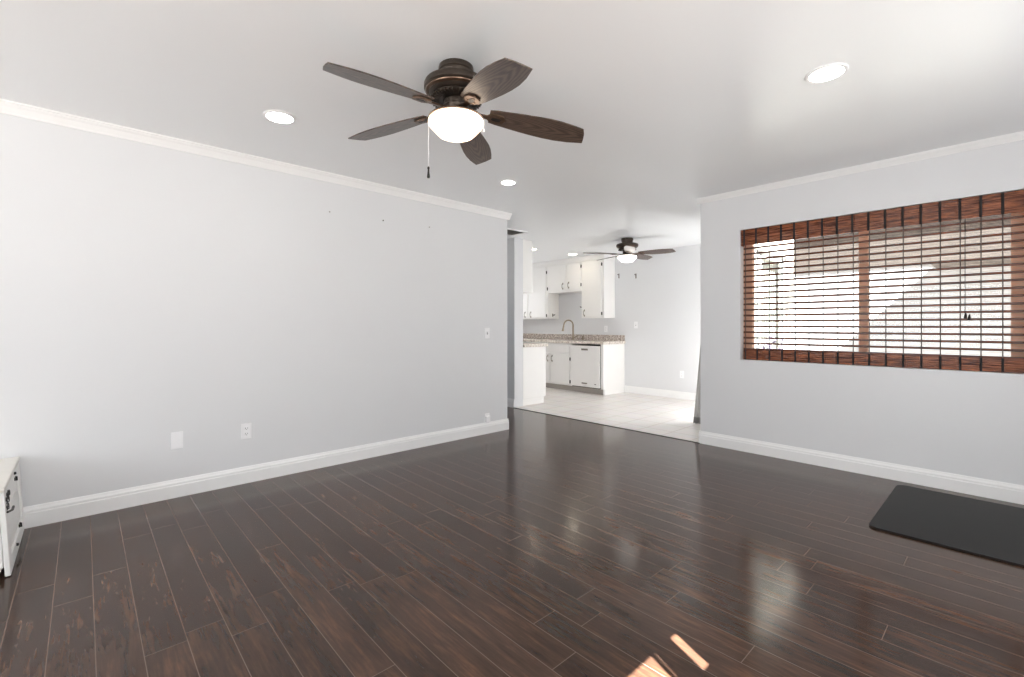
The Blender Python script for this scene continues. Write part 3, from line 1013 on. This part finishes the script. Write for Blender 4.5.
# faucet
P = Vector((-5.70, 6.87, 0.906))
t = thing('faucet', 'tall gooseneck nickel faucet at the kitchen sink', 'faucet', P)
MB().lathe([(0.0, 0), (0.030, 0), (0.030, 0.008), (0.021, 0.014), (0.019, 0.05), (0.0, 0.05)], 24).build('base', M['steel'], t, True)
pts = [(0, 0, 0.03), (0, 0, 0.28)]
for k in range(1, 12):
    a = math.pi * k / 12
    pts.append((-0.055 + 0.055 * math.cos(a), -0.07 + 0.07 * math.cos(a), 0.28 + 0.095 * math.sin(a)))
pts += [(-0.115, -0.146, 0.25), (-0.120, -0.150, 0.215)]
MB().tube(pts, 0.014, 12, [0.016] * 2 + [0.0135] * 11 + [0.016, 0.016]).build('spout', M['steel'], t, True)
MB().tube([(-0.120, -0.150, 0.222), (-0.126, -0.154, 0.165)], 0.02, 14, [0.018, 0.023]).build('spray_head', M['steel'], t, True)
MB().tube([(0.01, 0, 0.045), (0.06, 0.0, 0.055), (0.115, -0.01, 0.085)], 0.009, 10).build('lever', M['steel'], t, True)
o = MB().lathe([(0.0, 0), (0.024, 0), (0.024, 0.006), (0.015, 0.012), (0.014, 0.055), (0.018, 0.062), (0.018, 0.075), (0.0, 0.080)], 20).build('soap_pump', M['steel'], None, True)
o.location = (-5.47, 6.88, 0.906)
tag(o, 'short nickel soap dispenser right of the gooseneck faucet', 'soap dispenser')

# peninsula side: base cabinet and hanging cabinet against the partition
PX = HX - 0.003
P = Vector((PX - 0.6, RY + 0.17, 0))
t = thing('base_cabinet', 'white kitchen base cabinet at the hall corner, its plain end facing the room', 'cabinet', P)
local(MB().box(-6.8, PX, RY + 0.173, 5.19, 0.10, 0.858, 0.002, 1), P).build('body', M['cab'], t)
local(MB().box(-6.8, PX - 0.004, RY + 0.173, 5.15, 0.003, 0.10), P).build('toe_kick', M['cab'], t)
P = Vector((PX - 0.6, RY + 0.17, 0.86))
t = thing('countertop', 'speckled granite countertop on the nearer base cabinet by the hall corner', 'countertop', P)
local(MB().box(-6.8, PX + 0.028, RY + 0.173, 5.215, 0.860, 0.905, 0.006, 2), P).build('slab', M['granite'], t)
P = Vector((PX - 0.6, RY + 0.17, 1.66))
t = thing('wall_cabinet', 'plain white end of the hanging cabinet at the hall corner, nearest of the wall cabinets', 'cabinet', P)
local(MB().box(-6.8, PX, RY + 0.173, 4.90, 1.66, CH - 0.004, 0.002, 1), P).build('body', M['cab'], t)
local(MB().box(-5.6, -4.9, 4.90, 4.918, 1.68, CH - 0.05, 0.003, 1), P).build('door', M['cab'], t)

# ------------------------------------------------------------------ grey curtain gathered at the dining door
P = Vector((-2.46, 5.36, 0))
t = thing('curtain', 'grey curtain flaring out behind the left end of the window wall', 'curtain', P)
cb = bmesh.new(); hb = bmesh.new()
nu, nz_ = 40, 26
def curtain_pt(u, zf):
    fl = 1.0 - zf
    z = 0.006 + 2.114 * zf
    x0 = -2.448 - 0.152 * fl ** 1.5
    x = x0 + u * (0.22 + 0.05 * fl)
    y = 5.37 + 0.018 * math.sin(u * 34) + 0.02 * u
    return Vector((x, y, z)) - P
rows = [[cb.verts.new(curtain_pt(i / nu, 0.035 + j * 0.965 / nz_)) for i in range(nu + 1)] for j in range(nz_ + 1)]
for j in range(nz_):
    for i in range(nu):
        cb.faces.new((rows[j][i], rows[j][i + 1], rows[j + 1][i + 1], rows[j + 1][i]))
bmesh.ops.solidify(cb, geom=list(cb.faces), thickness=0.003)
m = MB(); m.merge(cb); cloth = m.build('cloth', M['curtain'], t, True)
rows = [[hb.verts.new(curtain_pt(i / nu, 0.0 + j * 0.036 / 2)) for i in range(nu + 1)] for j in range(3)]
for j in range(2):
    for i in range(nu):
        hb.faces.new((rows[j][i], rows[j][i + 1], rows[j + 1][i + 1], rows[j + 1][i]))
bmesh.ops.solidify(hb, geom=list(hb.faces), thickness=0.006)
m = MB(); m.merge(hb); m.build('hem', M['curtain_hem'], t, True)
m = MB().tube([(-2.45 - P.x, 5.385 - P.y, 2.13), (-2.17 - P.x, 5.385 - P.y, 2.13)], 0.011, 12)
m.build('rod', M['grip'], t, True)

# ------------------------------------------------------------------ black floor mat
def rounded_rect(x0, x1, y0, y1, r, n=8):
    pts = []
    for cx, cy, a0 in ((x1 - r, y1 - r, 0), (x0 + r, y1 - r, 90), (x0 + r, y0 + r, 180), (x1 - r, y0 + r, 270)):
        for k in range(n + 1):
            a = math.radians(a0 + 90 * k / n)
            pts.append((cx + r * math.cos(a), cy + r * math.sin(a)))
    return pts
P = Vector((0.16, 3.86, 0.0))
t = thing('door_mat', 'large black rubber mat on the dark floor against the window wall', 'mat', P)
local(MB().prism(rounded_rect(-0.572, 0.90, 3.340, 4.385, 0.055), 0.001, 0.012, bevel=0.003), P).build('mat_body', M['mat'], t)

# ------------------------------------------------------------------ low white cabinet by the left wall
P = Vector((-3.52, -0.5, 0))
t = thing('low_cabinet', 'low old white cabinet with black ornate hardware at the left edge', 'cabinet', P)
def slant(mb):
    """the front leans back a little towards the top."""
    for v_ in mb.bm.verts:
        v_.co.y -= 0.055 * v_.co.z
    return mb
FYc = -0.247
XN, XF = -3.175, -3.862
b = MB().box(XF, XN, -0.72, FYc - 0.022, 0.045, 0.400, 0.004, 1)
local(slant(b), P).build('body', M['furn'], t)
b = MB().box(XF - 0.003, XN + 0.012, -0.73, FYc + 0.004, 0.400, 0.424, 0.006, 2)
local(slant(b), P).build('top', M['furn_top'], t)
b = MB().box(XF, XN + 0.010, -0.72, FYc - 0.030, 0.028, 0.062, 0.008, 2)
local(slant(b), P).build('base_moulding', M['furn'], t)
for fx, fy in ((XN - 0.05, FYc - 0.07), (XF + 0.05, FYc - 0.07), (XN - 0.05, -0.68), (XF + 0.05, -0.68)):
    b = MB().lathe([(0.0, 0.001), (0.016, 0.001), (0.024, 0.012), (0.026, 0.022), (0.020, 0.030), (0.0, 0.030)], 18, Matrix.Translation((fx, fy, 0)))
    local(b, P).build('foot', M['dark'], t, True)
d = MB()
d.box(XF, XF + 0.075, FYc - 0.020, FYc, 0.004, 0.398, 0.003, 1).box(XN - 0.075, XN, FYc - 0.020, FYc, 0.004, 0.398, 0.003, 1)
d.box(XF + 0.075, XN - 0.075, FYc - 0.020, FYc, 0.325, 0.398, 0.003, 1).box(XF + 0.075, XN - 0.075, FYc - 0.020, FYc, 0.004, 0.075, 0.003, 1)
d.box(XF + 0.07, XN - 0.07, FYc - 0.020, FYc - 0.010, 0.07, 0.33)
dr = local(slant(d), P).build('door', M['furn'], t)
pn = MB().prism([(XF + 0.115, 0.11), (XN - 0.115, 0.11), (XN - 0.115, 0.245)] +
                [((XF + XN) / 2 + (XN - XF - 0.23) / 2 * math.cos(a), 0.245 + 0.045 * math.sin(a)) for a in [math.pi * k / 12 for k in range(1, 12)]] +
                [(XF + 0.115, 0.245)], FYc - 0.012, FYc - 0.003,
                Matrix(((1, 0, 0, 0), (0, 0, 1, 0), (0, 1, 0, 0), (0, 0, 0, 1))), bevel=0.003)
local(slant(pn), P).build('raised_panel', M['furn'], dr)
# ornate pierced handle plate: small scrolls
fl = MB()
for cx, cz, r in ((-3.20, 0.352, 0.015), (-3.235, 0.366, 0.014), (-3.275, 0.366, 0.015), (-3.315, 0.36, 0.012), (-3.225, 0.33, 0.012), (-3.28, 0.338, 0.012), (-3.25, 0.312, 0.013), (-3.20, 0.318, 0.010)):
    fl.tube([(cx + r * math.cos(a), FYc + 0.003, cz + r * math.sin(a)) for a in [2 * math.pi * k / 12 for k in range(11)]], 0.0022, 6)
fl.tube([(-3.19, FYc + 0.004, 0.300), (-3.23, FYc + 0.016, 0.296), (-3.28, FYc + 0.016, 0.298)], 0.005, 8)
local(slant(fl), P).build('ornate_plate', M['black'], dr, True)
for cx, cz in ((-3.60, 0.36), (-3.63, 0.10)):
    hm = MB().box(cx - 0.026, cx + 0.026, FYc - 0.001, FYc + 0.005, cz - 0.008, cz + 0.008, 0.002, 1)
    hm.tube([(cx + 0.004, FYc + 0.007, cz - 0.011), (cx + 0.004, FYc + 0.007, cz + 0.011)], 0.004, 8)
    local(slant(hm), P).build('hinge', M['black'], dr)
for cx, cz in ((-3.58, 0.392), (-3.45, 0.055)):
    kn = MB().lathe([(0.0, 0.010), (0.007, 0.008), (0.008, 0.0)], 12, Matrix.Translation((cx, FYc, cz)) @ Matrix.Rotation(math.radians(-90), 4, 'X'))
    local(slant(kn), P).build('knob', M['black'], dr, True)
